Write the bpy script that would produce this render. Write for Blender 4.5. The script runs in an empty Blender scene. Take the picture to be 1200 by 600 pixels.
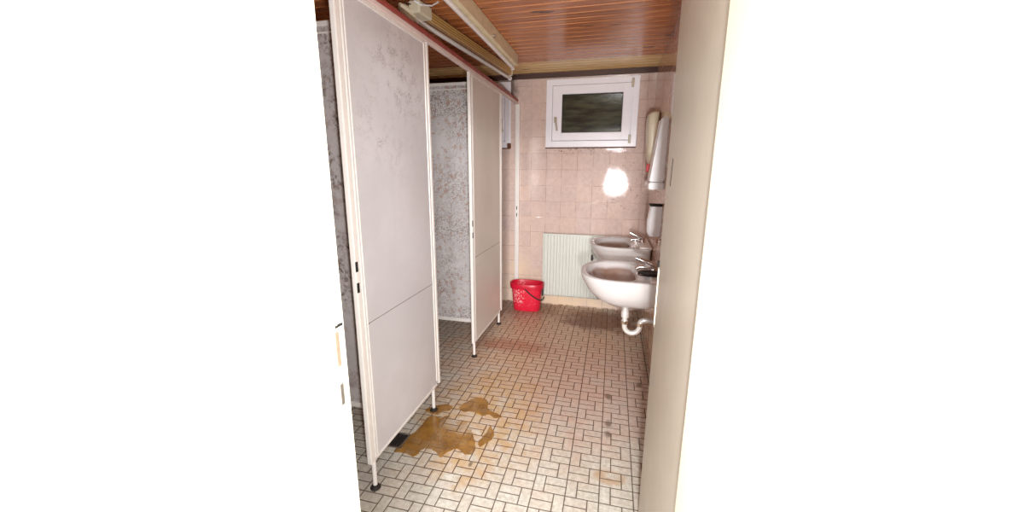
import bpy, bmesh, math, random
from mathutils import Vector, Matrix
random.seed(4)
SC = bpy.context.scene
COL = SC.collection

# ------------------------------------------------------------------ camera
cam_d = bpy.data.cameras.new('camera'); cam = bpy.data.objects.new('camera', cam_d); COL.objects.link(cam)
R2 = Vector((0.96936144, 0.24560499, 0.00407165)); U2 = Vector((-0.05573205, 0.20376109, 0.97743304)); F = Vector((-0.23923279, 0.94771283, -0.21120622))
m = Matrix((R2, U2, -F)).transposed().to_4x4(); m.translation = (0, 0, 1.45)
cam.matrix_world = m
cam_d.sensor_width = 36; cam_d.lens = 462.296/1200*36; cam_d.shift_y = -0.631/1200; cam_d.clip_start = .02
SC.camera = cam

# ------------------------------------------------------------------ light
W = bpy.data.worlds.new('world'); SC.world = W; W.use_nodes = True
W.node_tree.nodes['Background'].inputs[0].default_value = (1, .985, .97, 1)
W.node_tree.nodes['Background'].inputs[1].default_value = 1.25
def area(name, loc, target, size, power, col=(1, 1, 1), sy=None):
    l = bpy.data.lights.new(name, 'AREA'); l.shape = 'RECTANGLE'; l.size = size; l.size_y = sy or size; l.energy = power; l.color = col
    o = bpy.data.objects.new(name, l); COL.objects.link(o); o.location = loc
    o.rotation_euler = (Vector(target)-Vector(loc)).to_track_quat('-Z', 'Y').to_euler(); return o
PW = dict(world=1.05, low=115, left=20, right=110, far=165, flash=36)
W.node_tree.nodes['Background'].inputs[1].default_value = PW['world']
area('added_fill_low', (0.05, -3.8, 1.10), (-.25, 3, 1.05), .16, PW['low'], (1, 1, 1), .30)     # fill lamp added behind the camera to even out the light
area('added_fill_high', (-1.5, -3.8, 2.3), (-.1, 3, .7), .6, PW['left'], (1, .98, .97), .6)  # this and the next two are unseen lamps added as high fill
area('added_fill_high', (1.2, -2.6, 2.2), (-.8, 2, .8), .6, PW['right'], (.97, .98, 1), .6)
area('added_fill_high', (.1, -2.3, 2.35), (-.3, 2, .6), .5, PW['far'], (1, .98, .97), .5)
area('camera_flash', (0.07, -.02, 1.22), (-.35, 3, 1.5), .05, PW['flash'], (1, 1, 1))           # the phone's own light
SC.view_settings.view_transform = 'Standard'; SC.view_settings.look = 'None'
SC.view_settings.gamma = 1; SC.view_settings.use_curve_mapping = False
SC.view_settings.exposure = 0.12

# ------------------------------------------------------------------ node helpers
def lin(c): 
    return tuple((v/255/12.92 if v/255 <= .04045 else ((v/255+.055)/1.055)**2.4) for v in c) + (1,)
class NT:
    def __init__(s, name):
        s.mat = bpy.data.materials.new(name); s.mat.use_nodes = True
        s.t = s.mat.node_tree; s.n = s.t.nodes; s.b = s.n['Principled BSDF']
        s.geo = s.n.new('ShaderNodeNewGeometry'); s.sep = s.n.new('ShaderNodeSeparateXYZ')
        s.l(s.geo.outputs['Position'], s.sep.inputs[0]); s.pos = s.geo.outputs['Position']
        s.x, s.y, s.z = s.sep.outputs
    def l(s, a, b): s.t.links.new(a, b)
    def put(s, sock, v):
        if isinstance(v, bpy.types.NodeSocket): s.l(v, sock)
        elif v is not None: sock.default_value = v
    def m(s, op, a, b=None, c=None, clamp=False):
        n = s.n.new('ShaderNodeMath'); n.operation = op; n.use_clamp = clamp
        for i, v in enumerate((a, b, c)): s.put(n.inputs[i], v)
        return n.outputs[0]
    def ramp(s, v, a, b, lo=0., hi=1.):
        n = s.n.new('ShaderNodeMapRange'); n.interpolation_type = 'SMOOTHSTEP'
        for i, q in enumerate((v, a, b, lo, hi)): s.put(n.inputs[i], q)
        return n.outputs[0]
    def mix(s, f, a, b, mode='MIX'):
        n = s.n.new('ShaderNodeMix'); n.data_type = 'RGBA'; n.blend_type = mode
        s.put(n.inputs[0], f); s.put(n.inputs[6], a); s.put(n.inputs[7], b); return n.outputs[2]
    def noise(s, scale, detail=4, rough=.55, vec=None, sc3=None):
        v = vec or s.pos
        if sc3:
            q = s.n.new('ShaderNodeVectorMath'); q.operation = 'MULTIPLY'; s.l(v, q.inputs[0]); q.inputs[1].default_value = sc3; v = q.outputs[0]
        n = s.n.new('ShaderNodeTexNoise'); s.l(v, n.inputs['Vector']); n.inputs['Scale'].default_value = scale
        n.inputs['Detail'].default_value = detail; n.inputs['Roughness'].default_value = rough; return n.outputs[0]
    def comb(s, x, y, z=0.):
        n = s.n.new('ShaderNodeCombineXYZ'); s.put(n.inputs[0], x); s.put(n.inputs[1], y); s.put(n.inputs[2], z); return n.outputs[0]
    def white(s, vec):
        n = s.n.new('ShaderNodeTexWhiteNoise'); s.l(vec, n.inputs['Vector']); return n.outputs[0]
    def blob(s, cx, cy, rx, ry, soft, a, b, wob=.5, nz=None):
        """mask of a stain: 1 inside an ellipse in coordinates a,b with a ragged edge"""
        dx = s.m('DIVIDE', s.m('SUBTRACT', a, cx), rx); dy = s.m('DIVIDE', s.m('SUBTRACT', b, cy), ry)
        d = s.m('SQRT', s.m('ADD', s.m('MULTIPLY', dx, dx), s.m('MULTIPLY', dy, dy)))
        if nz is not None: d = s.m('ADD', d, s.m('MULTIPLY', s.m('SUBTRACT', nz, .5), wob*2))
        return s.ramp(d, 1+soft, 1-soft)
    def bump(s, h, strength=.3, dist=.002, prev=None):
        n = s.n.new('ShaderNodeBump'); n.inputs['Strength'].default_value = strength; n.inputs['Distance'].default_value = dist
        s.l(h, n.inputs['Height'])
        if prev: s.l(prev, n.inputs['Normal'])
        return n.outputs[0]
    def out(s, col, rough=.5, metal=0., nrm=None, spec=.5, coat=0.):
        s.put(s.b.inputs['Base Color'], col); s.put(s.b.inputs['Roughness'], rough); s.put(s.b.inputs['Metallic'], metal)
        s.b.inputs['Specular IOR Level'].default_value = spec; s.b.inputs['Coat Weight'].default_value = coat; s.b.inputs['Coat Roughness'].default_value = .08
        if nrm: s.l(nrm, s.b.inputs['Normal'])
        return s.mat

def plain(name, rgb, rough=.5, metal=0., var=.08, scale=25, spec=.5):
    s = NT(name); n = s.noise(scale)
    c = s.mix(n, lin([v*(1-var) for v in rgb]), lin([min(255, v*(1+var)) for v in rgb]))
    return s.out(c, rough, metal, spec=spec)

def grimy(name, base, dark, amount, scale=9, rough=.45, patch=None, rust_tone=None, rust_amt=0.):
    """painted board with speckled mould and dirt"""
    s = NT(name)
    big = s.noise(2.2, 3); mid = s.noise(scale, 6, .7); fine = s.noise(scale*7, 4, .7)
    k = s.m('MULTIPLY', s.ramp(mid, .62-amount*.3, .80-amount*.3), s.ramp(fine, .42, .62))
    k = s.m('MULTIPLY', k, s.ramp(big, .30, .62))
    if patch: # stronger dirt round a place
        py, pz, ry, rz = patch
        p = s.blob(py, pz, ry, rz, .5, s.y if ry < 5 else s.x, s.z, .6, mid)
        k = s.m('MULTIPLY', k, s.m('ADD', .12, p), clamp=True)
    c = s.mix(s.ramp(big, .3, .7), lin([v*.95 for v in base]), lin(base))
    c = s.mix(s.m('MULTIPLY', k, .85), c, lin(dark))
    if rust_tone:
        r = s.m('MULTIPLY', s.ramp(s.noise(scale*1.6, 5, .65), .52, .66), rust_amt)
        c = s.mix(r, c, lin(rust_tone))
    return s.out(c, rough, nrm=s.bump(fine, .08, .001))

def wall_tiles(name, axis, rough=.12, tint=(226, 196, 186), tint2=(204, 170, 158), off=0., bmp=.12):
    s = NT(name)
    a = s.x if axis == 'x' else s.y
    tw, th = .158, .1628
    ua = s.m('DIVIDE', s.m('SUBTRACT', a, off), tw); ub = s.m('DIVIDE', s.m('SUBTRACT', s.z, 1.457-th*9), th)
    fa = s.m('FRACT', ua); fb = s.m('FRACT', ub)
    da = s.m('MULTIPLY', s.m('MINIMUM', fa, s.m('SUBTRACT', 1., fa)), tw); db = s.m('MULTIPLY', s.m('MINIMUM', fb, s.m('SUBTRACT', 1., fb)), th)
    d = s.m('MINIMUM', da, db)
    grout = s.ramp(d, .0026, .0010)
    idv = s.comb(s.m('FLOOR', ua), s.m('FLOOR', ub), 3.)
    rnd = s.white(idv)
    n = s.noise(26, 5, .65); nb = s.noise(3, 3)
    c = s.mix(s.ramp(n, .3, .7), lin(tint2), lin(tint))
    c = s.mix(s.m('MULTIPLY', rnd, .22), c, lin((236, 206, 180)))
    low = s.ramp(s.z, .9, .1)                       # cream worn lower rows
    c = s.mix(s.m('MULTIPLY', low, s.ramp(nb, .3, .7)), c, lin((232, 208, 178)))
    gn = s.ramp(s.noise(5, 3), .38, .62)
    c = s.mix(s.m('MULTIPLY', grout, s.m('ADD', .25, s.m('MULTIPLY', gn, .6))), c, lin((150, 116, 106)))
    # dirt: mould under the ceiling at the cubicle rail, spots below the window sill and near the floor
    if axis == 'x':
        k = s.blob(-1.10, 2.24, .10, .11, .4, s.x, s.z, .7, s.noise(14, 5, .7))
        c = s.mix(s.m('MULTIPLY', k, .8), c, lin((78, 66, 62)))
        k = s.m('MULTIPLY', s.blob(-.25, 1.65, .42, .04, .5, s.x, s.z, .8, s.noise(9, 4)), s.ramp(s.noise(60, 3, .7), .55, .65))
        c = s.mix(k, c, lin((110, 80, 66)))
        k = s.m('MULTIPLY', s.blob(.12, 1.30, .3, .3, .5, s.x, s.z, .5, s.noise(5, 4)), s.ramp(s.noise(45, 4, .7), .55, .7))
        c = s.mix(s.m('MULTIPLY', k, .6), c, lin((120, 96, 84)))
    k = s.m('MULTIPLY', s.ramp(s.z, .022, .0), s.ramp(s.noise(22, 4), .3, .6)); c = s.mix(k, c, lin((120, 88, 62)))
    tilt = s.m('MULTIPLY', s.m('SUBTRACT', fa, .5), s.m('SUBTRACT', rnd, .5))
    nr = s.bump(s.m('ADD', s.m('MULTIPLY', grout, -1.), s.m('MULTIPLY', tilt, 1.0)), .35, .0015)
    nr = s.bump(s.noise(58, 3, .65), bmp, .0016, nr)
    return s.out(c, s.ramp(grout, 0, 1, rough, .7), nrm=nr, spec=.5)

def floor_tiles():
    s = NT('floor_mosaic'); u = .0501
    ca = s.m('DIVIDE', s.m('SUBTRACT', s.x, .1651-u*3*20), 3*u); ra = s.m('DIVIDE', s.m('SUBTRACT', s.y, 1.5396-u*2*40), 2*u)
    a = s.m('MULTIPLY', s.m('FRACT', ca), 3.); b = s.m('MULTIPLY', s.m('FRACT', ra), 2.)
    odd = s.m('MODULO', s.m('FLOOR', ra), 2.)
    a2 = s.m('ADD', s.m('MULTIPLY', a, s.m('SUBTRACT', 1., odd)), s.m('MULTIPLY', s.m('SUBTRACT', 3., a), odd))
    isH = s.m('GREATER_THAN', a2, 1.)
    dx = s.m('MINIMUM', s.m('MINIMUM', a2, s.m('ABSOLUTE', s.m('SUBTRACT', a2, 1.))), s.m('SUBTRACT', 3., a2))
    dy = s.m('MINIMUM', b, s.m('SUBTRACT', 2., b))
    dm = s.m('ADD', s.m('ABSOLUTE', s.m('SUBTRACT', b, 1.)), s.m('MULTIPLY', s.m('SUBTRACT', 1., isH), 9.))
    # the joints between mosaic sheets are a touch wider
    d = s.m('MINIMUM', dx, s.m('MINIMUM', dy, dm))
    grout = s.ramp(d, .070, .034)
    idv = s.comb(s.m('FLOOR', ca), s.m('FLOOR', ra), s.m('MULTIPLY', isH, s.m('ADD', 1., s.m('GREATER_THAN', b, 1.))))
    rnd = s.white(idv)
    n = s.noise(40, 5, .7); n2 = s.noise(6, 4, .6); n3 = s.noise(14, 6, .7)
    c = s.mix(s.ramp(n, .3, .7), lin((180, 174, 160)), lin((216, 213, 202)))
    c = s.mix(s.m('MULTIPLY', rnd, .30), c, lin((196, 178, 164)))
    # rust-coloured tint over the middle and far floor; brown stain before the radiator
    rust_tone = s.blob(-.45, 3.2, .75, 1.15, .7, s.x, s.y, .7, n2)
    c = s.mix(s.m('MULTIPLY', rust_tone, .62), c, lin((204, 148, 104)), 'MIX')
    rb = s.blob(-.05, 3.78, .35, .27, .45, s.x, s.y, .8, s.noise(7, 5, .6))
    c = s.mix(s.m('MULTIPLY', rb, .85), c, lin((112, 62, 34)))
    rb = s.blob(-.75, 3.0, .30, .12, .6, s.x, s.y, .7, n2)
    c = s.mix(s.m('MULTIPLY', rb, .5), c, lin((160, 84, 60)))
    rb = s.blob(-.95, 3.95, .5, .25, .5, s.x, s.y, .6, n2)
    c = s.mix(s.m('MULTIPLY', rb, .5), c, lin((120, 72, 50)))
    # yellow film round the puddle
    yl = s.blob(-.70, 2.03, .34, .52, .35, s.x, s.y, .8, n2)
    c = s.mix(s.m('MULTIPLY', yl, s.m('MULTIPLY', s.ramp(n3, .36, .62), .62)), c, lin((190, 148, 82)))
    lv = s.blob(.0, 2.55, .42, .55, .6, s.x, s.y, .7, n2)
    c = s.mix(s.m('MULTIPLY', lv, .25), c, lin((196, 158, 160)))
    st = s.blob(.06, 1.705, .075, .045, .3, s.x, s.y, .35, s.noise(16, 4))
    inner = s.blob(.075, 1.715, .035, .02, .4, s.x, s.y, .4, s.noise(16, 4))
    c = s.mix(s.m('MULTIPLY', s.m('SUBTRACT', st, inner, clamp=True), .55), c, lin((178, 134, 84)))
    for (bx, by, r) in ((.045, 2.42, .022), (.05, 2.13, .02), (.05, 2.03, .018), (-.62, 1.62, .010), (.25, 2.62, .02)):
        k = s.blob(bx, by, r, r*1.5, .5, s.x, s.y, 1.2, s.noise(50, 4, .7)); c = s.mix(s.m('MULTIPLY', k, .75), c, lin((96, 76, 62)))
    gcol = s.mix(s.m('MAXIMUM', rust_tone, yl), lin((104, 92, 82)), lin((84, 50, 32)))
    c = s.mix(grout, c, gcol)
    nr = s.bump(s.m('MULTIPLY', grout, -1.), .5, .002); nr = s.bump(n, .06, .001, nr)
    return s.out(c, s.ramp(grout, 0, 1, .38, .85), nrm=nr, spec=.4)

def wood(name, ca, cb, knot, rough=.28, board=.0875, off=0., axis='y', groove=0.):
    s = NT(name); a = s.y if axis == 'y' else s.z
    ub = s.m('DIVIDE', s.m('SUBTRACT', a, off), board); fb = s.m('FRACT', ub); bid = s.m('FLOOR', ub)
    r = s.white(s.comb(bid, 2., 1.))
    vec = s.comb(s.m('ADD', s.m('MULTIPLY', s.x, 1.), s.m('MULTIPLY', r, 9.)), s.m('MULTIPLY', a, 14.), bid)
    g = s.noise(3.2, 6, .65, vec); g2 = s.noise(14, 5, .7, vec)
    c = s.mix(s.ramp(g, .3, .7), lin(ca), lin(cb))
    c = s.mix(s.m('MULTIPLY', s.ramp(g2, .5, .75), .35), c, lin(knot))
    c = s.mix(s.m('MULTIPLY', r, .28), c, lin(knot))
    kv = s.comb(s.m('ADD', s.m('MULTIPLY', s.x, 2.6), s.m('MULTIPLY', r, 30.)), s.m('MULTIPLY', a, 7.), 0.)
    vo = s.n.new('ShaderNodeTexVoronoi'); s.l(kv, vo.inputs['Vector']); vo.inputs['Scale'].default_value = 1.
    c = s.mix(s.m('MULTIPLY', s.ramp(vo.outputs['Distance'], .17, .07), .8), c, lin([v*.45 for v in knot]))
    dg = s.m('MINIMUM', fb, s.m('SUBTRACT', 1., fb)); gr = s.ramp(dg, .10, .02)
    c = s.mix(s.m('MULTIPLY', s.ramp(dg, .085, .060), s.m('MULTIPLY', s.ramp(s.noise(1.3, 2), .35, .65), .6)), c, lin([min(255, v*1.18+18) for v in cb]))  # lighter wood at groove edges, also standing in for bevels catching the light
    c = s.mix(s.m('MULTIPLY', s.ramp(dg, .022, .008), .8), c, lin([v*.35 for v in knot]))
    nr = s.bump(g2, .05, .001)
    return s.out(c, rough, nrm=nr, spec=.5)

M = dict(
    floor=floor_tiles(),
    tile_back=wall_tiles('pink_tiles_back', 'x', .04, (214, 192, 184), (201, 178, 170), off=-.0500, bmp=.20),
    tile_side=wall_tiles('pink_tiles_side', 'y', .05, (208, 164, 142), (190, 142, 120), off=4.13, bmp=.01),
    ceil=wood('lacquered_boards', (170, 98, 56), (202, 132, 82), (128, 68, 40), .19, .0875, 3.72),
    pine=wood('pale_pine_boards', (232, 184, 118), (252, 220, 160), (196, 138, 80), .32, .085, 4.23),
    trim=wood('dark_trim', (58, 36, 28), (78, 50, 38), (36, 24, 20), .5, .3, 0, 'z'),
    wallpaint=plain('white_wall_paint', (250, 249, 246), .8, var=.012, scale=4),
    frame_paint=plain('cream_frame_paint', (250, 242, 220), .45, var=.015, scale=6),
    leaf=None,
    panelA=grimy('panel_board_near', (210, 207, 209), (112, 98, 94), .55, 17, .4, patch=(1.72, 1.78, .30, .32)),
    panelB=grimy('panel_board_far', (222, 214, 204), (120, 96, 84), .2, 12, .4, patch=(2.9, .6, .2, .3)),
    part=grimy('partition_board_mouldy', (214, 209, 208), (104, 78, 68), .95, 16, .5, rust_tone=(170, 134, 118), rust_amt=.7),
    part_near=grimy('partition_board_mouldy_near', (198, 190, 188), (92, 70, 62), .7, 9, .5, rust_tone=(120, 84, 66), rust_amt=.4),
    profile=plain('white_profile', (232, 226, 220), .35, var=.03),
    line=plain('seam_dark_line', (120, 106, 100), .7),  # dark joint line across the panels
    redrail=plain('red_brown_rail', (150, 72, 64), .45, var=.18, scale=14),
    pinkrail=plain('pinkish_white_strip', (226, 206, 200), .45, var=.06, scale=14),
    black=plain('black_rubber', (38, 32, 30), .6, var=.2),
    hole=plain('dark_slot', (28, 24, 24), .9),
    upvc=plain('window_plastic', (244, 241, 247), .3, var=.02, scale=6),
    beige=plain('beige_fitting', (190, 178, 158), .4),
    rad=plain('radiator_enamel', (212, 214, 206), .3, var=.02),
    ceramic=plain('glazed_ceramic', (236, 228, 224), .06, var=.015, scale=6, spec=.6),
    chrome=plain('chrome', (225, 222, 220), .12, 1., var=.04),
    steel=plain('dull_steel', (170, 164, 156), .35, .8, var=.1),
    pvc=plain('painted_trap_pipe', (222, 218, 214), .25, .35, var=.06),
    white=plain('white_plastic', (240, 240, 242), .3, var=.01),
    cream=plain('cream_plastic', (224, 214, 188), .35, var=.03, scale=8),
    redplastic=plain('red_plastic_button', (214, 50, 60), .4),
    tube=plain('unlit_tube_glass', (236, 230, 226), .2, var=.04),
    batten=plain('beige_batten', (228, 214, 178), .4, var=.10, scale=18),
    gold=None, brown=plain('brown_rust', (96, 60, 42), .8, var=.3),
    strikebrown=plain('worn_strike', (160, 132, 112), .5, .3, var=.3, scale=40),
)
def mk_leaf():
    s = NT('door_leaf_paint'); n = s.noise(5, 4); n2 = s.noise(30, 4, .7)
    c = s.mix(n, lin((190, 180, 166)), lin((206, 197, 184)))
    c = s.mix(s.m('MULTIPLY', s.ramp(n2, .66, .72), .3), c, lin((150, 130, 110)))
    return s.out(c, .42)
M['leaf'] = mk_leaf()
def mk_gold():
    s = NT('yellowed_ribbed_reflector'); f = s.m('SINE', s.m('MULTIPLY', s.z, 420.))
    c = s.mix(s.ramp(f, -.6, .6), lin((166, 124, 66)), lin((224, 186, 118)))
    return s.out(c, .3, nrm=s.bump(f, .5, .002))
M['gold'] = mk_gold()
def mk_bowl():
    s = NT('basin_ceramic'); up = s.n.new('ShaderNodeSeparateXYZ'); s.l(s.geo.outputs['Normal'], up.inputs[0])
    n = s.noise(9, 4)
    k = s.m('MULTIPLY', s.ramp(up.outputs[2], .02, .12), s.ramp(s.m('ADD', s.z, s.m('MULTIPLY', n, .03)), .822, .795))  # brown inside the bowl: grime plus the bowl's shade painted in
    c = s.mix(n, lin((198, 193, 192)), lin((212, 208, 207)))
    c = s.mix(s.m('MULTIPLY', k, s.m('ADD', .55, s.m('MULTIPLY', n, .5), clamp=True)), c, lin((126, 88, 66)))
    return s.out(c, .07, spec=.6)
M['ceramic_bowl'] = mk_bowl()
def mk_pane():
    s = NT('dark_window_pane')
    n = s.noise(9, 3, .5, sc3=(.5, 1, 3)); c = s.mix(s.ramp(n, .3, .7), lin((44, 42, 34)), lin((78, 80, 62)))
    g = s.noise(70, 2, .5); return s.out(c, .16, nrm=s.bump(g, .15, .001))
M['pane'] = mk_pane()
def mk_bucket():
    s = NT('scuffed_red_plastic'); n = s.noise(60, 4, .7)
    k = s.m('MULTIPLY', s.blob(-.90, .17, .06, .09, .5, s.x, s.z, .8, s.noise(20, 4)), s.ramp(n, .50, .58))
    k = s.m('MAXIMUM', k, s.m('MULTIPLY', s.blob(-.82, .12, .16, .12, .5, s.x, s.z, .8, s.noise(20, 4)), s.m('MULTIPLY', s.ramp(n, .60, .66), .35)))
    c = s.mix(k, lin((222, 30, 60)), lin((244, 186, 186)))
    return s.out(c, .35)
M['bucket'] = mk_bucket(); M['bucket_rim'] = plain('red_plastic_rim', (200, 24, 52), .35)
def mk_puddle():
    s = NT('brown_puddle'); n = s.noise(9, 5, .65); n2 = s.noise(30, 4)
    c = s.mix(s.ramp(n, .35, .65), lin((138, 94, 36)), lin((174, 126, 56)))
    s.out(c, .12, spec=.6)
    thin = s.ramp(s.noise(11, 4, .6), .40, .60)
    holes = s.blob(-.77, 1.90, .12, .085, .3, s.x, s.y, .6, n)
    alpha = s.m('SUBTRACT', s.m('ADD', .66, s.m('MULTIPLY', thin, .20)), s.m('MULTIPLY', holes, .55), clamp=True)
    s.l(alpha, s.b.inputs['Alpha'])
    return s.mat
M['puddle'] = mk_puddle()

# ------------------------------------------------------------------ mesh helpers
class B:
    def __init__(s): s.bm = bmesh.new()
    def box(s, lo, hi, bev=0., seg=2):
        r = bmesh.ops.create_cube(s.bm, size=1); vs = r['verts']
        for v in vs: v.co = Vector([lo[i]+(v.co[i]+.5)*(hi[i]-lo[i]) for i in range(3)])
        if bev:
            es = list({e for v in vs for e in v.link_edges}); bmesh.ops.bevel(s.bm, geom=es, offset=bev, segments=seg, profile=.5, affect='EDGES')
        return s
    def rings(s, rings, cap0=True, cap1=True, closed=True):
        R = [[s.bm.verts.new(p) for p in r] for r in rings]; n = len(R[0])
        for a, b in zip(R, R[1:]):
            for i in range(n if closed else n-1):
                j = (i+1) % n; s.bm.faces.new((a[i], a[j], b[j], b[i]))
        if cap0: s.bm.faces.new(R[0][::-1])
        if cap1: s.bm.faces.new(R[-1])
        return s
    def tube(s, pts, r, n=16, caps=True):
        pts = [Vector(p) for p in pts]; rr = r if isinstance(r, (list, tuple)) else [r]*len(pts); out = []; up = None
        for i, p in enumerate(pts):
            t = (pts[min(i+1, len(pts)-1)]-pts[max(i-1, 0)]).normalized()
            if up is None:
                up = Vector((0, 0, 1)) if abs(t.z) < .9 else Vector((1, 0, 0))
            a = t.cross(up).normalized(); b = a.cross(t).normalized(); up = b
            out.append([p+rr[i]*(a*math.cos(k*2*math.pi/n)+b*math.sin(k*2*math.pi/n)) for k in range(n)])
        return s.rings(out, caps, caps)
    def lathe(s, c, prof, n=24):
        c = Vector(c); return s.rings([[c+Vector((r*math.cos(k*2*math.pi/n), r*math.sin(k*2*math.pi/n), z)) for k in range(n)] for r, z in prof])
    def xf(s, f):
        for v in s.bm.verts: v.co = Vector(f(v.co))
        return s
def build(name, b, mat, parent=None, smooth=False, origin=None):
    bm = b.bm; bmesh.ops.recalc_face_normals(bm, faces=bm.faces)
    o0 = Vector(origin) if origin is not None else (wl(parent) if parent else Vector((0, 0, 0)))
    for v in bm.verts: v.co -= o0
    me = bpy.data.meshes.new(name); bm.to_mesh(me); bm.free(); me.materials.append(mat)
    if smooth:
        for p in me.polygons: p.use_smooth = True
        me.set_sharp_from_angle(angle=math.radians(42))
    o = bpy.data.objects.new(name, me); COL.objects.link(o)
    if parent: o.parent = parent
    else: o.location = o0
    return o
def wl(o):
    v = Vector(o.location)
    while o.parent: o = o.parent; v += o.location
    return v
def tag(o, label=None, cat=None, group=None, kind=None):
    for k, v in (('label', label), ('category', cat), ('group', group), ('kind', kind)):
        if v: o[k] = v
    return o
def thing(name, loc, label, cat, group=None):
    o = bpy.data.objects.new(name, None); COL.objects.link(o); o.location = loc; o.empty_display_size = .1
    return tag(o, label, cat, group)
def struct(name, b, mat): return tag(build(name, b, mat), kind='structure')
def arc(c, r, a0, a1, n, ax='xz'):
    o = []
    for i in range(n+1):
        t = math.radians(a0+(a1-a0)*i/n); p = Vector(c)
        if ax == 'xz': p += Vector((r*math.cos(t), 0, r*math.sin(t)))
        else: p += Vector((r*math.cos(t), r*math.sin(t), 0))
        o.append(p)
    return o

# ------------------------------------------------------------------ room
XP, XR, XL, YB, YF, YE, ZC = -.985, .335, -2.25, 4.13, .75, .62, 2.388
struct('floor', B().box((XL-.1, -.2, -.08), (2.2, YB+.1, 0)), M['floor'])
# back wall with two window openings
w1 = (-.690, .187, 1.680, 2.322); w2 = (-1.94, -1.062, 1.680, 2.322)
bw = B()
xs = [XL-.1, w2[0], w2[1], w1[0], w1[1], XR+.1]
for i in range(5):
    if i in (1, 3):
        bw.box((xs[i], YB, 0), (xs[i+1], YB+.12, w1[2])); bw.box((xs[i], YB, w1[3]), (xs[i+1], YB+.12, ZC))
    else: bw.box((xs[i], YB, 0), (xs[i+1], YB+.12, ZC))
struct('wall_back', bw, M['tile_back'])
struct('wall_right', B().box((XR, YF, 0), (XR+.1, YB, ZC)), M['tile_side'])
struct('wall_left', B().box((XL-.1, YF, 0), (XL, YB, ZC)), M['tile_side'])
def boards(y0, y1, w):          # tongue and groove boards with V grooves
    prof = [(y0, ZC+.03)]; y = y1; pts = []
    while y > y0+.006:
        pts = [(max(y-w, y0)+.006, ZC), (y-.006, ZC), (y, ZC+.007)]+pts if y < y1 else [(max(y-w, y0)+.006, ZC), (y, ZC)]+pts
        y -= w
    prof += [(y0, ZC+.007)]+pts+[(y1, ZC+.03)]
    return B().rings([[(x, a, b) for a, b in prof] for x in (XL-.1, XR+.1)])
struct('ceiling', boards(YF, 3.72, .0875), M['ceil'])
struct('ceiling_border', boards(3.72, YB+.1, .085), M['pine'])
struct('trim_back', B().box((XL, YB-.018, 2.338), (XR, YB, ZC), .002), M['trim'])
# entrance wall: white on the corridor side
JL, JR, DH = -.602, .163, 2.02
struct('wall_front', B().box((-4, YE, 0), (JL, YF, 2.9)).box((JR, YE, 0), (3, YF, 2.9)).box((JL, YE, DH), (JR, YF, 2.9)), M['wallpaint'])

# window builder
def window(name, w, label_struct=True, handle=True, mirror=False):
    x0, x1, z0, z1 = w
    root = bpy.data.objects.new(name, None); COL.objects.link(root); root.location = ((x0+x1)/2, YB, z0); root['kind'] = 'structure'
    fw = .058
    b = B()
    y0, y1 = YB-.012, YB+.06
    b.box((x0-.004, y0, z0-.002), (x0+fw, y1, z1), .004).box((x1-fw, y0, z0-.002), (x1+.002, y1, z1), .004)
    b.box((x0+fw-.004, y0, z0-.002), (x1-fw+.004, y1, z0+fw), .004).box((x0+fw-.004, y0, z1-fw), (x1-fw+.004, y1, z1), .004)
    build('window_frame', b, M['upvc'], root)
    sx0, sx1, sz0, sz1 = x0+fw+.004, x1-fw-.004, z0+fw+.004, z1-fw-.004
    g = .082; gx0, gx1, gz0, gz1 = sx0+g+.012, sx1-g, sz0+g-.006, sz1-g
    b = B(); y0, y1 = YB-.024, YB+.05
    b.box((sx0, y0, sz0), (gx0, y1, sz1), .005).box((gx1, y0, sz0), (sx1, y1, sz1), .005)
    b.box((gx0-.004, y0, sz0), (gx1+.004, y1, gz0), .005).box((gx0-.004, y0, gz1), (gx1+.004, y1, sz1), .005)
    sash = build('sash', b, M['upvc'], root)
    build('glazing_gasket', B().box((gx0-.002, YB-.012, gz0-.002), (gx0+.007, YB-.004, gz1+.002)).box((gx1-.007, YB-.012, gz0-.002), (gx1+.002, YB-.004, gz1+.002))
          .box((gx0, YB-.012, gz0-.002), (gx1, YB-.004, gz0+.007)).box((gx0, YB-.012, gz1-.007), (gx1, YB-.004, gz1+.002)), M['black'], sash)
    build('pane', B().box((gx0-.002, YB, gz0-.002), (gx1+.002, YB+.008, gz1+.002)), M['pane'], sash)
    hx = (sx0+.032) if not mirror else (sx1-.032)
    h = B().box((hx-.014, YB-.033, z0+.235), (hx+.014, YB-.023, z0+.290), .004)
    h.tube([(hx, YB-.03, z0+.268), (hx, YB-.055, z0+.268), (hx+.004, YB-.058, z0+.262), (hx+.022, YB-.056, z0+.155)], [.008, .008, .010, .008], 10)
    build('window_handle', h, M['beige'], sash, True)
    if not mirror:
        for zz in (z0+.03, z1-.105):
            build('hinge', B().box((sx1-.012, YB-.040, zz), (sx1+.012, YB-.022, zz+.080), .005), M['beige'], sash)
    return root
window('window_1', w1)
wr = window('window_2', w2, mirror=True)
build('corroded_corner', B().box((w2[1]-.035, YB-.016, w2[2]-.004), (w2[1]+.006, YB-.004, w2[2]+.045), .004), M['brown'], wr)
# dark sealant line below each window
struct('trim_1', B().box((w1[0]-.006, YB-.010, w1[2]-.013), (w1[1]+.004, YB, w1[2]-.003), .002), M['brown'])
struct('trim_2', B().box((w2[0], YB-.010, w2[2]-.013), (w2[1], YB, w2[2]-.003), .002), M['brown'])

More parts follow.
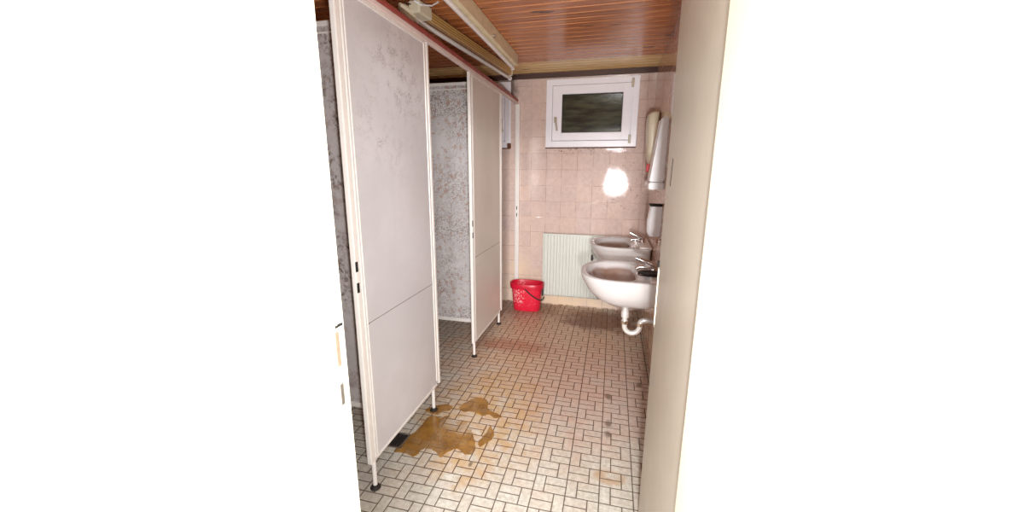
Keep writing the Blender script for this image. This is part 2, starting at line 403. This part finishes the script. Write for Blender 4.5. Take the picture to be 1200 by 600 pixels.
# ------------------------------------------------------------------ entrance door: frame and open leaf
dr = bpy.data.objects.new('door_frame', None); COL.objects.link(dr); dr.location = (JL, YF, 0); dr['kind'] = 'structure'
b = B()
b.box((JL-.045, YE-.012, 0), (JL+.004, YE+.03, DH+.04), .004)
b.box((JL-.01, YE+.028, 0), (JL+.004, YF-.020, DH), .0015)
b.box((JL-.02, YF-.018, 0), (JL+.0015, YF+.004, DH), .001)
build('jamb', b, M['frame_paint'], dr)
b = B().box((JR-.004, YE-.012, 0), (JR+.045, YF-.006, DH+.04), .004)
build('jamb', b, M['frame_paint'], dr)
build('head', B().box((JL, YE-.012, DH-.01), (JR, YF, DH+.04), .004), M['frame_paint'], dr)
build('frame_groove', B().box((JL+.0035, YF-.052, 0), (JL+.0045, YF-.0505, DH-.02)), M['strikebrown'], dr)
st = build('strike_plate', B().box((JL+.003, YF-.034, 1.00), (JL+.0065, YF-.021, 1.085), .001), M['strikebrown'], dr)
build('strike_plate', B().box((JL+.003, YF-.033, .90), (JL+.0065, YF-.021, .955), .001), M['steel'], dr)
build('latch_slot', B().box((JL+.002, YF-.030, 1.095), (JL+.0066, YF-.006, 1.100)), M['hole'], dr)

hx, hy, ex, ey = .163, .752, .179, 1.498
ang = math.atan2(ex-hx, ey-hy); LW = math.hypot(ex-hx, ey-hy)
def L(p):   # leaf space: u along the leaf from the hinge, v thickness towards the wall, z
    return (hx+math.sin(ang)*p[0]+math.cos(ang)*p[1], hy+math.cos(ang)*p[0]-math.sin(ang)*p[1], p[2])
door = bpy.data.objects.new('door_1', None); COL.objects.link(door); door.location = (hx, hy, 0)
door['kind'] = 'structure'
build('leaf', B().box((0, 0, .012), (LW, .040, 2.0), .004, 3).xf(L), M['leaf'], door)
build('lock_plate', B().box((LW-.004, -.002, .87), (LW+.009, .030, 1.12), .001).xf(L), M['steel'], door)
build('lock_highlight', B().box((LW-.016, -.003, .885), (LW-.006, .002, 1.100), .001).xf(L), M['frame_paint'], door)  # pale strip standing in for the highlight on the lock plate
build('latch_bolt', B().box((LW-.012, -.006, 1.105), (LW+.004, .012, 1.128), .002).xf(L), M['hole'], door)
def slot(p):
    return L((p[0]+(p[2]-1.45)*-.18, p[1], p[2]))
build('dark_slit', B().box((.596, -.0012, 1.402), (.603, .002, 1.488)).xf(slot), M['hole'], door)  # thin slanted dark mark on the leaf face
for z in (.25, 1.80):
    build('hinge', B().tube([(hx-.004, hy+.012, z), (hx-.004, hy+.012, z+.09)], .007, 12), M['steel'], door, True)

# ------------------------------------------------------------------ cubicle fronts
FX0, FX1 = -1.008, -.985      # back and front face of the fronts
def front(y0, y1, zb, legs, mat, label, feet_r=.024):
    r = thing('cubicle_front_panel', (XP, y0, 0), label, 'panel', 'front panels of the toilet cubicles')
    TW = .030
    build('panel_sheet', B().box((FX0+.004, y0+.02, zb+.012), (FX1-.006, y1-.02, 2.104)), mat, r)
    b = B().box((FX0, y0, zb), (FX1, y0+TW, 2.104), .004).box((FX1-.008, y0+TW+.006, zb+.01), (FX1-.001, y0+TW+.016, 2.10), .002).box((FX1-.008, y0+TW+.026, zb+.01), (FX1-.003, y0+TW+.032, 2.10), .001)
    build('edge_profile', b, M['profile'], r)
    b = B().box((FX0, y1-.022, zb), (FX1, y1, 2.104), .004).box((FX0, y1-.048, zb+.03), (FX1-.002, y1-.026, 2.10), .004)
    build('edge_profile', b, M['profile'], r)
    build('top_bead', B().box((FX1-.009, y0+TW, 2.086), (FX1-.002, y1-.046, 2.104), .002), M['profile'], r)
    build('bottom_bead', B().box((FX0, y0+TW, zb), (FX1-.002, y1-.046, zb+.014), .003), M['profile'], r)
    sy = .800
    build('seam', B().box((FX1-.0065, y0+TW+.02, sy-.0015), (FX1-.0055, y1-.05, sy+.0015)).box((FX1-.0065, y0+TW+.034, sy-.004), (FX1-.005, y0+TW+.040, sy+.003)), M['line'], r)
    for ly in legs:
        lg = build('leg', B().tube([(XP-.012, ly, .008), (XP-.012, ly, zb+.02)], .0105, 16), M['profile'], r, True)
        build('foot', B().lathe((XP-.012, ly, 0), [(feet_r, 0), (feet_r, .004), (feet_r*.8, .008), (.016, .010), (.0145, .018), (.011, .019)]), M['black'], lg, True)
    for z in (.957, 1.045):
        build('strike_slot', B().box((FX1-.002, y0+.001, z), (FX1+.0012, y0+.015, z+.042)), M['hole'], r)
    return r
front(1.337, 2.083, .145, (1.368, 1.996), M['panelA'], 'large near off-white cubicle front panel with grey speckled dirt, by the puddle')
front(2.712, 3.520, .118, (2.738, 3.440), M['panelB'], 'smaller far cream cubicle front panel, between the open cubicle and red bucket')
# slim wall post of the last opening
p = thing('cubicle_wall_post', (XP, YB, 0), 'slim pale post fixed against the pink tiled wall, behind the red bucket', 'post')
build('post_profile', B().box((-1.006, YB-.028, 0), (-.962, YB-.002, 2.104), .004).box((-.994, YB-.034, 0), (-.974, YB-.026, 2.104), .003), M['profile'], p)
for z in (.967, 1.040): build('strike_slot', B().box((-.988, YB-.0355, z), (-.980, YB-.033, z+.036)), M['hole'], p)
# head rail
r = thing('head_rail', (XP, YF, 2.106), 'long red and white rail running along the top of the cubicle fronts', 'rail')
build('white_strip', B().box((FX0, YF+.002, 2.105), (FX1+.002, YB-.002, 2.128), .003), M['pinkrail'], r)
build('red_capping', B().box((FX0-.002, YF+.002, 2.128), (FX1+.004, YB-.002, 2.154), .006), M['redrail'], r)
# partitions between cubicles
def partition(y, mat, label):
    r = thing('cubicle_partition', (-1.6, y, 0), label, 'partition', 'partitions between the cubicles')
    build('partition_sheet', B().box((XL+.002, y, .185), (FX0-.002, y+.022, 2.085)), mat, r)
    build('top_profile', B().box((XL+.002, y-.004, 2.083), (FX0-.002, y+.026, 2.105), .003).box((XL+.002, y-.003, 2.052), (FX0-.002, y+.001, 2.060), .001), M['profile'], r)
    build('bottom_profile', B().box((XL+.002, y-.004, .165), (FX0-.002, y+.026, .195), .003), M['profile'], r)
    return r
partition(1.690, M['part_near'], 'mouldy grey partition seen in the narrow gap left of the near front panel')
partition(3.020, M['part'], 'mouldy white partition seen through the open middle cubicle doorway')

# floor drain
d = thing('floor_drain', (-1.08, 1.69, 0), 'small dark square floor drain grate beside the brown puddle', 'drain')
build('drain_frame', B().box((-1.14, 1.63, 0), (-1.02, 1.64, .003)).box((-1.14, 1.74, 0), (-1.02, 1.75, .003)).box((-1.14, 1.64, 0), (-1.13, 1.74, .003)).box((-1.03, 1.64, 0), (-1.02, 1.74, .003)), M['steel'], d)
g = B().box((-1.13, 1.64, 0), (-1.03, 1.74, .0012))
build('drain_well', g, M['hole'], d)
g = B()
for k in range(6): g.box((-1.13+.004+k*.0165, 1.64, .001), (-1.13+.011+k*.0165, 1.74, .0028))
build('grate', g, M['black'], d)

# ------------------------------------------------------------------ puddle
from math import sin, cos, pi
def px2floor(x, y):
    dv = F + R2*((x-600)/462.296) - U2*((y-299.369)/462.296); t = -1.45/dv.z
    return (dv.x*t, dv.y*t)
OUT1 = [(-1.035,1.62)]
PUD1 = [(462,529),(470,520),(478,512),(486,506),(494,498),(500,490),(508,487),(517,490),(524,487),(532,490),(536,494),(545,493),(549,498),(553,505),(555,512),(557,519),(556,527),(552,532),(545,533),(540,529),(534,526),(526,529),(519,534),(515,536),(510,529),(503,526),(494,527),(489,533),(483,535),(474,531)]
PUD2 = [(538,478),(545,472),(553,468),(561,466),(569,468),(573,473),(571,478),(577,483),(584,486),(588,489),(580,490),(572,486),(566,488),(558,484),(550,482),(543,483)]
PUD3 = [(498,480),(508,477),(520,474),(530,476),(527,481),(518,483),(512,486),(503,484)]
PUD4 = [(560,519),(566,512),(571,505),(574,499),(577,503),(579,510),(575,516),(569,520),(563,524)]
def puddle(PUD, label):
    P = [px2floor(*q) for q in PUD]; n = len(P); S = []
    for i in range(n):                         # smooth, slightly wavy outline
        p0, p1, p2, p3 = [Vector(P[(i+k) % n]) for k in (-1, 0, 1, 2)]
        for t in (0, .25, .5, .75):
            q = .5*((2*p1)+(p2-p0)*t+(2*p0-5*p1+4*p2-p3)*t*t+(-p0+3*p1-3*p2+p3)*t**3)
            S.append((q.x+random.uniform(-.003, .003), q.y+random.uniform(-.003, .003)))
    b = B(); cx = sum(p[0] for p in S)/len(S); cy = sum(p[1] for p in S)/len(S)
    lo = [(x, y, .0004) for x, y in S]; hi = [(cx+(x-cx)*.985, cy+(y-cy)*.985, .0022) for x, y in S]
    b.rings([lo, hi], False, True)
    return tag(build('puddle', b, M['puddle'], origin=(cx, cy, 0)), label, 'puddle', 'brown puddles on the floor')
puddle(PUD1, 'largest brown puddle on the mosaic floor beside the near front panel')
puddle(PUD2, 'brown puddle patch beyond the largest one, farthest from the entrance')
puddle(PUD3, 'small thin brown puddle round the far foot of the near front panel')
puddle(PUD4, 'narrow brown puddle streak right of the largest puddle')

# ------------------------------------------------------------------ radiator
rx0, rx1, rz0, rz1, ry0, ry1 = -.683, -.06, .125, .800, 4.045, 4.095
ra = thing('radiator', ((rx0+rx1)/2, 4.07, 0), 'cream ribbed panel radiator on the tiled wall below the window', 'radiator')
prof = []; nfl = 19; w = (rx1-rx0)/nfl
for k in range(nfl):
    a = rx0+k*w
    prof += [(a+.12*w, ry0), (a+.50*w, ry0), (a+.58*w, ry0+.014), (a+1.02*w, ry0+.014)]
prof = [(rx0, ry1), (rx0, ry0+.004)] + prof + [(rx1, ry0+.004), (rx1, ry1)]
zz = [(rz0, .010), (rz0+.012, .002), (rz0+.02, 0), (rz1-.02, 0), (rz1-.012, .002), (rz1, .010)]
build('ribbed_panel', B().rings([[(x, y+(o if y < ry1-.001 else 0), z) for x, y in prof] for z, o in zz]), M['rad'], ra)
build('top_grille', B().box((rx0-.003, ry0+.004, rz1-.012), (rx1+.003, ry1+.006, rz1+.004), .002), M['rad'], ra)
build('side_cover', B().box((rx0-.004, ry0+.006, rz0), (rx0+.001, ry1+.004, rz1), .001), M['rad'], ra)
for bx in (rx0+.1, rx1-.13): build('wall_bracket', B().box((bx, ry1-.005, rz0+.05), (bx+.03, YB, rz1-.05)), M['rad'], ra)
v = B().tube([(-.17, ry0-.002, .565), (-.17, ry0-.012, .565)], .014, 14).box((-.182, ry0-.020, .545), (-.162, ry0-.002, .605), .003)
build('bleed_valve', v, M['black'], ra)

# ------------------------------------------------------------------ bucket
bu = thing('bucket', (-.828, 3.93, 0), 'red plastic bucket with black handle on the floor by the far wall', 'bucket')
def ov(cx, cy, a, b, z, n=40, e=2.6):
    out = []
    for k in range(n):
        t = 2*pi*k/n; c, s_ = cos(t), sin(t)
        out.append((cx+a*math.copysign(abs(c)**(2/e), c), cy+b*math.copysign(abs(s_)**(2/e), s_), z))
    return out
cx, cy = -.826, 3.93
build('bucket_body', B().rings([ov(cx, cy, .138, .078, .0), ov(cx, cy, .143, .082, .008), ov(cx, cy, .154, .090, .15), ov(cx, cy, .166, .099, .268), ov(cx, cy, .162, .095, .268), ov(cx, cy, .150, .086, .15), ov(cx, cy, .138, .076, .014)]), M['bucket'], bu, True)
build('rim', B().rings([ov(cx, cy, .166, .099, .236), ov(cx, cy, .177, .108, .238), ov(cx, cy, .180, .111, .262), ov(cx, cy, .180, .111, .290), ov(cx, cy, .176, .107, .296), ov(cx, cy, .168, .100, .294), ov(cx, cy, .162, .095, .262)], False, False), M['bucket_rim'], bu, True)
hp = [(cx+.0, cy-.104, .252)]
for k in range(1, 15):
    t = k/14; hp.append((cx+.0+.185*sin(t*pi/2)+(.0), cy-.118+.0*t+.10*t*t, .250-.135*sin(t*pi*.62)+(.03*t*t)))
build('handle', B().tube(hp, .0065, 10), M['black'], bu, True)
build('handle_mount', B().box((cx+.165, cy-.05, .175), (cx+.178, cy-.01, .245), .004), M['black'], bu)

# ------------------------------------------------------------------ wash basins
def ring(cx, cy, af, ab, b, z, nf, nb, n=56):
    out = []
    for k in range(n):
        t = 2*pi*k/n; c, s_ = cos(t), sin(t); e = nb if c > 0 else nf; a = ab if c > 0 else af
        # blend widths so the two halves meet
        out.append((cx+a*math.copysign(abs(c)**(2/e), c), cy+b*math.copysign(abs(s_)**(2/e), s_), z))
    return out
def basin(cy, label, dish):
    zr = .83
    r = thing('wash_basin', (XR, cy, zr-.2), label, 'wash basin', 'wash basins on the right wall')
    R = [ring(.12, cy, .035, .035, .035, zr-.225, 2, 2),
         ring(.12, cy, .060, .060, .065, zr-.218, 2, 2.4),
         ring(.11, cy, .120, .175, .155, zr-.196, 2.2, 4),
         ring(.10, cy, .185, .228, .220, zr-.155, 2.3, 7),
         ring(.10, cy, .232, .233, .262, zr-.100, 2.4, 9),
         ring(.10, cy, .262, .233, .282, zr-.045, 2.45, 10),
         ring(.10, cy, .273, .233, .290, zr-.012, 2.5, 10),
         ring(.10, cy, .272, .233, .290, zr-.002, 2.5, 10),
         ring(.10, cy, .264, .231, .283, zr+.003, 2.5, 10),
         ring(.09, cy, .240, .170, .262, zr+.001, 2.4, 5),
         ring(.06, cy, .198, .125, .240, zr-.004, 2.4, 3.2),
         ring(.055, cy, .190, .115, .230, zr-.018, 2.4, 3),
         ring(.06, cy, .175, .105, .205, zr-.060, 2.3, 2.8),
         ring(.075, cy, .140, .085, .155, zr-.110, 2.2, 2.4),
         ring(.10, cy, .075, .060, .080, zr-.140, 2, 2),
         ring(.12, cy, .022, .022, .022, zr-.150, 2, 2)]
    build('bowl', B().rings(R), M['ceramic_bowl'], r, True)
    build('splash_ledge', B().box((.235, cy-.27, zr-.01), (XR-.001, cy+.27, zr+.014), .010, 3), M['ceramic'], r, True)
    build('drain_ring', B().lathe((.12, cy, zr-.151), [(.024, 0), (.024, .004), (.016, .004), (.015, .001)]), M['chrome'], r, True)
    f = build('tap', B().lathe((.268, cy-.02, zr+.012), [(.027, 0), (.027, .005), (.023, .009), (.022, .028), (.024, .032), (.024, .040), (.014, .046), (.004, .047)])
          .tube([(.268, cy-.02, zr+.024), (.225, cy-.02, zr+.036), (.185, cy-.02, zr+.034), (.165, cy-.02, zr+.020)], [.015, .014, .013, .011], 14), M['chrome'], r, True)
    build('lever', B().tube([(.276, cy-.02, zr+.046), (.250, cy-.02, zr+.058), (.200, cy-.02, zr+.076), (.160, cy-.02, zr+.090)], [.014, .016, .014, .010], 12), M['chrome'], f, True)
    # trap
    y = cy
    t = B().lathe((.12, y, 0), [(.030, .598), (.030, .606), (.020, .600), (.019, .560)]).lathe((.12, y, 0), [(.024, .530), (.024, .560), (.020, .566)]).lathe((.12, y, 0), [(.025, .530), (.025, .522), (.018, .518)])
    pts = [(.12, y, .60), (.12, y, .50), (.12, y, .462)]+[tuple(p) for p in arc((.168, y, .462), .048, 180, 360, 12)][1:]+[(.216, y, .478)]+[tuple(p) for p in arc((.246, y, .478), .030, 180, 90, 6)][1:]+[(.30, y, .508), (XR-.001, y, .508)]
    t.tube(pts, .0165, 16)
    tr = build('trap_pipe', t, M['pvc'], r, True)
    for nx, nz in ((.216, .468), (.12, .475)): build('trap_nut', B().tube([(nx, y, nz), (nx, y, nz+.022)], .023, 8), M['chrome'], tr)
    build('wall_rosette', B().tube([(XR-.012, y, .508), (XR-.001, y, .508)], [.026, .034], 20), M['chrome'], tr, True)
    if dish:
        s_ = thing('soap_dish', (.225, cy-.14, zr), 'shallow dark soap dish with chrome rim on the near basin ledge', 'soap dish')
        build('dish_rim', B().rings([ring(.232, cy-.15, .062, .062, .048, zr+.016, 2, 2, 32), ring(.232, cy-.15, .074, .074, .062, zr+.024, 2, 2, 32), ring(.232, cy-.15, .066, .066, .052, zr+.026, 2, 2, 32), ring(.232, cy-.15, .060, .060, .046, zr+.019, 2, 2, 32)]), M['chrome'], s_, True)
        build('dish_tray', B().rings([ring(.232, cy-.15, .056, .056, .042, zr+.027, 2, 2, 32), ring(.232, cy-.15, .066, .066, .052, zr+.036, 2, 2, 32), ring(.232, cy-.15, .058, .058, .044, zr+.037, 2, 2, 32), ring(.232, cy-.15, .04, .04, .03, zr+.031, 2, 2, 32)]), M['black'], s_, True)
    return r
basin(2.53, 'near white ceramic wash basin with tap and curved trap, closest to the door', True)
basin(3.565, 'far white ceramic wash basin near the radiator, behind the other basin', False)

# ------------------------------------------------------------------ dispensers on the right wall
dd = thing('paper_towel_dispenser', (XR, 2.98, 1.33), 'white wedge shaped towel dispenser high on the right wall, nearer the door', 'dispenser')
y0, y1 = 2.90, 3.12
def wedge(z0, z1, xa, xb, y0, y1, g=0.):
    return B().rings([[(xa+g, y0, z0), (XR-.001, y0, z0), (XR-.001, y1, z0), (xa+g, y1, z0)], [(xb+g, y0, z1), (XR-.001, y0, z1), (XR-.001, y1, z1), (xb+g, y1, z1)]])
bb = wedge(1.375, 1.80, .238, .290, y0, y1); bmesh.ops.bevel(bb.bm, geom=list(bb.bm.edges), offset=.008, segments=2, affect='EDGES')
build('cover', bb, M['white'], dd)
bb = wedge(1.325, 1.371, .238, .236, y0+.002, y1-.002); bmesh.ops.bevel(bb.bm, geom=list(bb.bm.edges), offset=.005, segments=2, affect='EDGES')
build('outlet_tray', bb, M['white'], dd)
build('outlet_slot', B().box((.255, y0+.03, 1.3215), (.31, y1-.03, 1.326)), M['steel'], dd)
hd = thing('hand_dryer', (XR, 3.6, 1.5), 'cream rounded hand dryer with red button on the wall by the window', 'hand dryer')
rr = []
for i, (z, xf, hw) in enumerate([(1.500, .292, .09), (1.515, .272, .105), (1.60, .252, .12), (1.80, .240, .125), (1.870, .240, .125), (1.898, .246, .122), (1.912, .262, .112)]):
    cxx = (xf+XR-.001)/2; a = (XR-.001-xf)/2
    pts = []
    for k in range(28):
        t = 2*pi*k/28; c, s_ = cos(t), sin(t); pts.append((cxx+a*math.copysign(abs(c)**(.35), c), 3.62+hw*math.copysign(abs(s_)**(.5), s_), z))
    rr.append(pts)
build('casing', B().rings(rr), M['cream'], hd, True)
build('red_button', B().box((.256, 3.49, 1.440), (.306, 3.53, 1.503), .006), M['redplastic'], hd)
sd = thing('soap_dispenser', (XR, 2.95, 1.0), 'small white soap dispenser with dark top, below the towel dispenser', 'dispenser')
build('body', B().rings([[(x, y, z) for x, y in ((a, 2.90), (a+.012, 2.885), (XR-.001, 2.885), (XR-.001, 3.0), (a+.012, 3.0), (a, 2.985))] for z, a in ((1.00, .262), (1.02, .250), (1.10, .246), (1.208, .262))]), M['white'], sd)
build('lid', B().box((.256, 2.883, 1.209), (XR-.001, 3.002, 1.222), .003), M['hole'], sd)

# ------------------------------------------------------------------ unlit fluorescent fixtures
f2 = thing('fluorescent_fixture', (-.84, 2.7, ZC), 'beige batten ceiling light with unlit tube, on the right of the pair', 'ceiling light', 'unlit ceiling lights')
build('batten', B().box((-.862, 1.85, 2.300), (-.826, 3.45, ZC-.001), .003), M['batten'], f2)
build('tube', B().tube([(-.864, 1.90, 2.288), (-.868, 3.43, 2.286)], .0145, 18), M['tube'], f2, True)
for y in (1.885, 3.445):
    build('lamp_holder', B().box((-.884, y-.008, 2.270), (-.858, y+.008, 2.315), .004), M['white'], f2)
build('starter', B().tube([(-.826, 2.75, 2.322), (-.815, 2.75, 2.322)], .010, 12), M['steel'], f2, True)

# skewed second fixture
A0 = Vector((-1.155, 2.235)); A1 = Vector((-1.000, 3.80)); dv = (A1-A0).normalized(); pv = Vector((dv.y, -dv.x)); LL = (A1-A0).length
def S(p): q = A0+dv*p[1]+pv*p[0]; return (q.x, q.y, p[2])
f1 = thing('fluorescent_fixture', (-1.08, 3.0, ZC), 'yellowed ribbed ceiling light hanging askew over the cubicle rail, on the left', 'ceiling light', 'unlit ceiling lights')
build('reflector', B().box((.022, .06, 2.314), (.046, LL-.03, 2.364), .004).box((.016, .06, 2.302), (.046, LL-.03, 2.318), .004).xf(S), M['gold'], f1)
build('end_cap', B().box((.008, -.04, 2.292), (.080, .10, 2.360), .012, 3).xf(S), M['cream'], f1)
build('end_cap', B().box((.014, LL-.04, 2.298), (.050, LL-.02, 2.356), .004).xf(S), M['cream'], f1)
for u_ in (.35, LL-.35): build('hanger', B().tube([(.031, u_, 2.360), (.031, u_, ZC-.001)], .004, 8).xf(S), M['black'], f1)
build('tube', B().tube([(0, .0, 2.292), (0, LL+.03, 2.292)], .0145, 18).xf(S), M['tube'], f1, True)
build('lamp_holder', B().tube([(0, LL+.03, 2.292), (.0, LL+.045, 2.292)], .019, 16).tube([(0, LL+.04, 2.30), (0.002, LL+.055, 2.34), (.02, LL+.02, 2.38)], .006, 10).xf(S), M['white'], f1, True)
build('lamp_holder', B().tube([(-.004, -.10, 2.318), (-.004, -.07, 2.306), (-.002, -.02, 2.298), (0, .02, 2.294)], [.012, .030, .034, .024], 18).xf(S), M['cream'], f1, True)
build('loose_wire', B().tube([(.05, .0, 2.36), (.06, -.05, 2.345), (.085, -.03, 2.33), (.10, .06, 2.355), (.12, .1, ZC-.002)], .004, 8).xf(S), M['white'], f1, True)
build('loose_wire', B().tube([(.03, -.02, 2.34), (.02, -.08, 2.33), (.05, -.12, 2.35), (.07, -.06, ZC-.002)], .003, 8).xf(S), M['black'], f1, True)
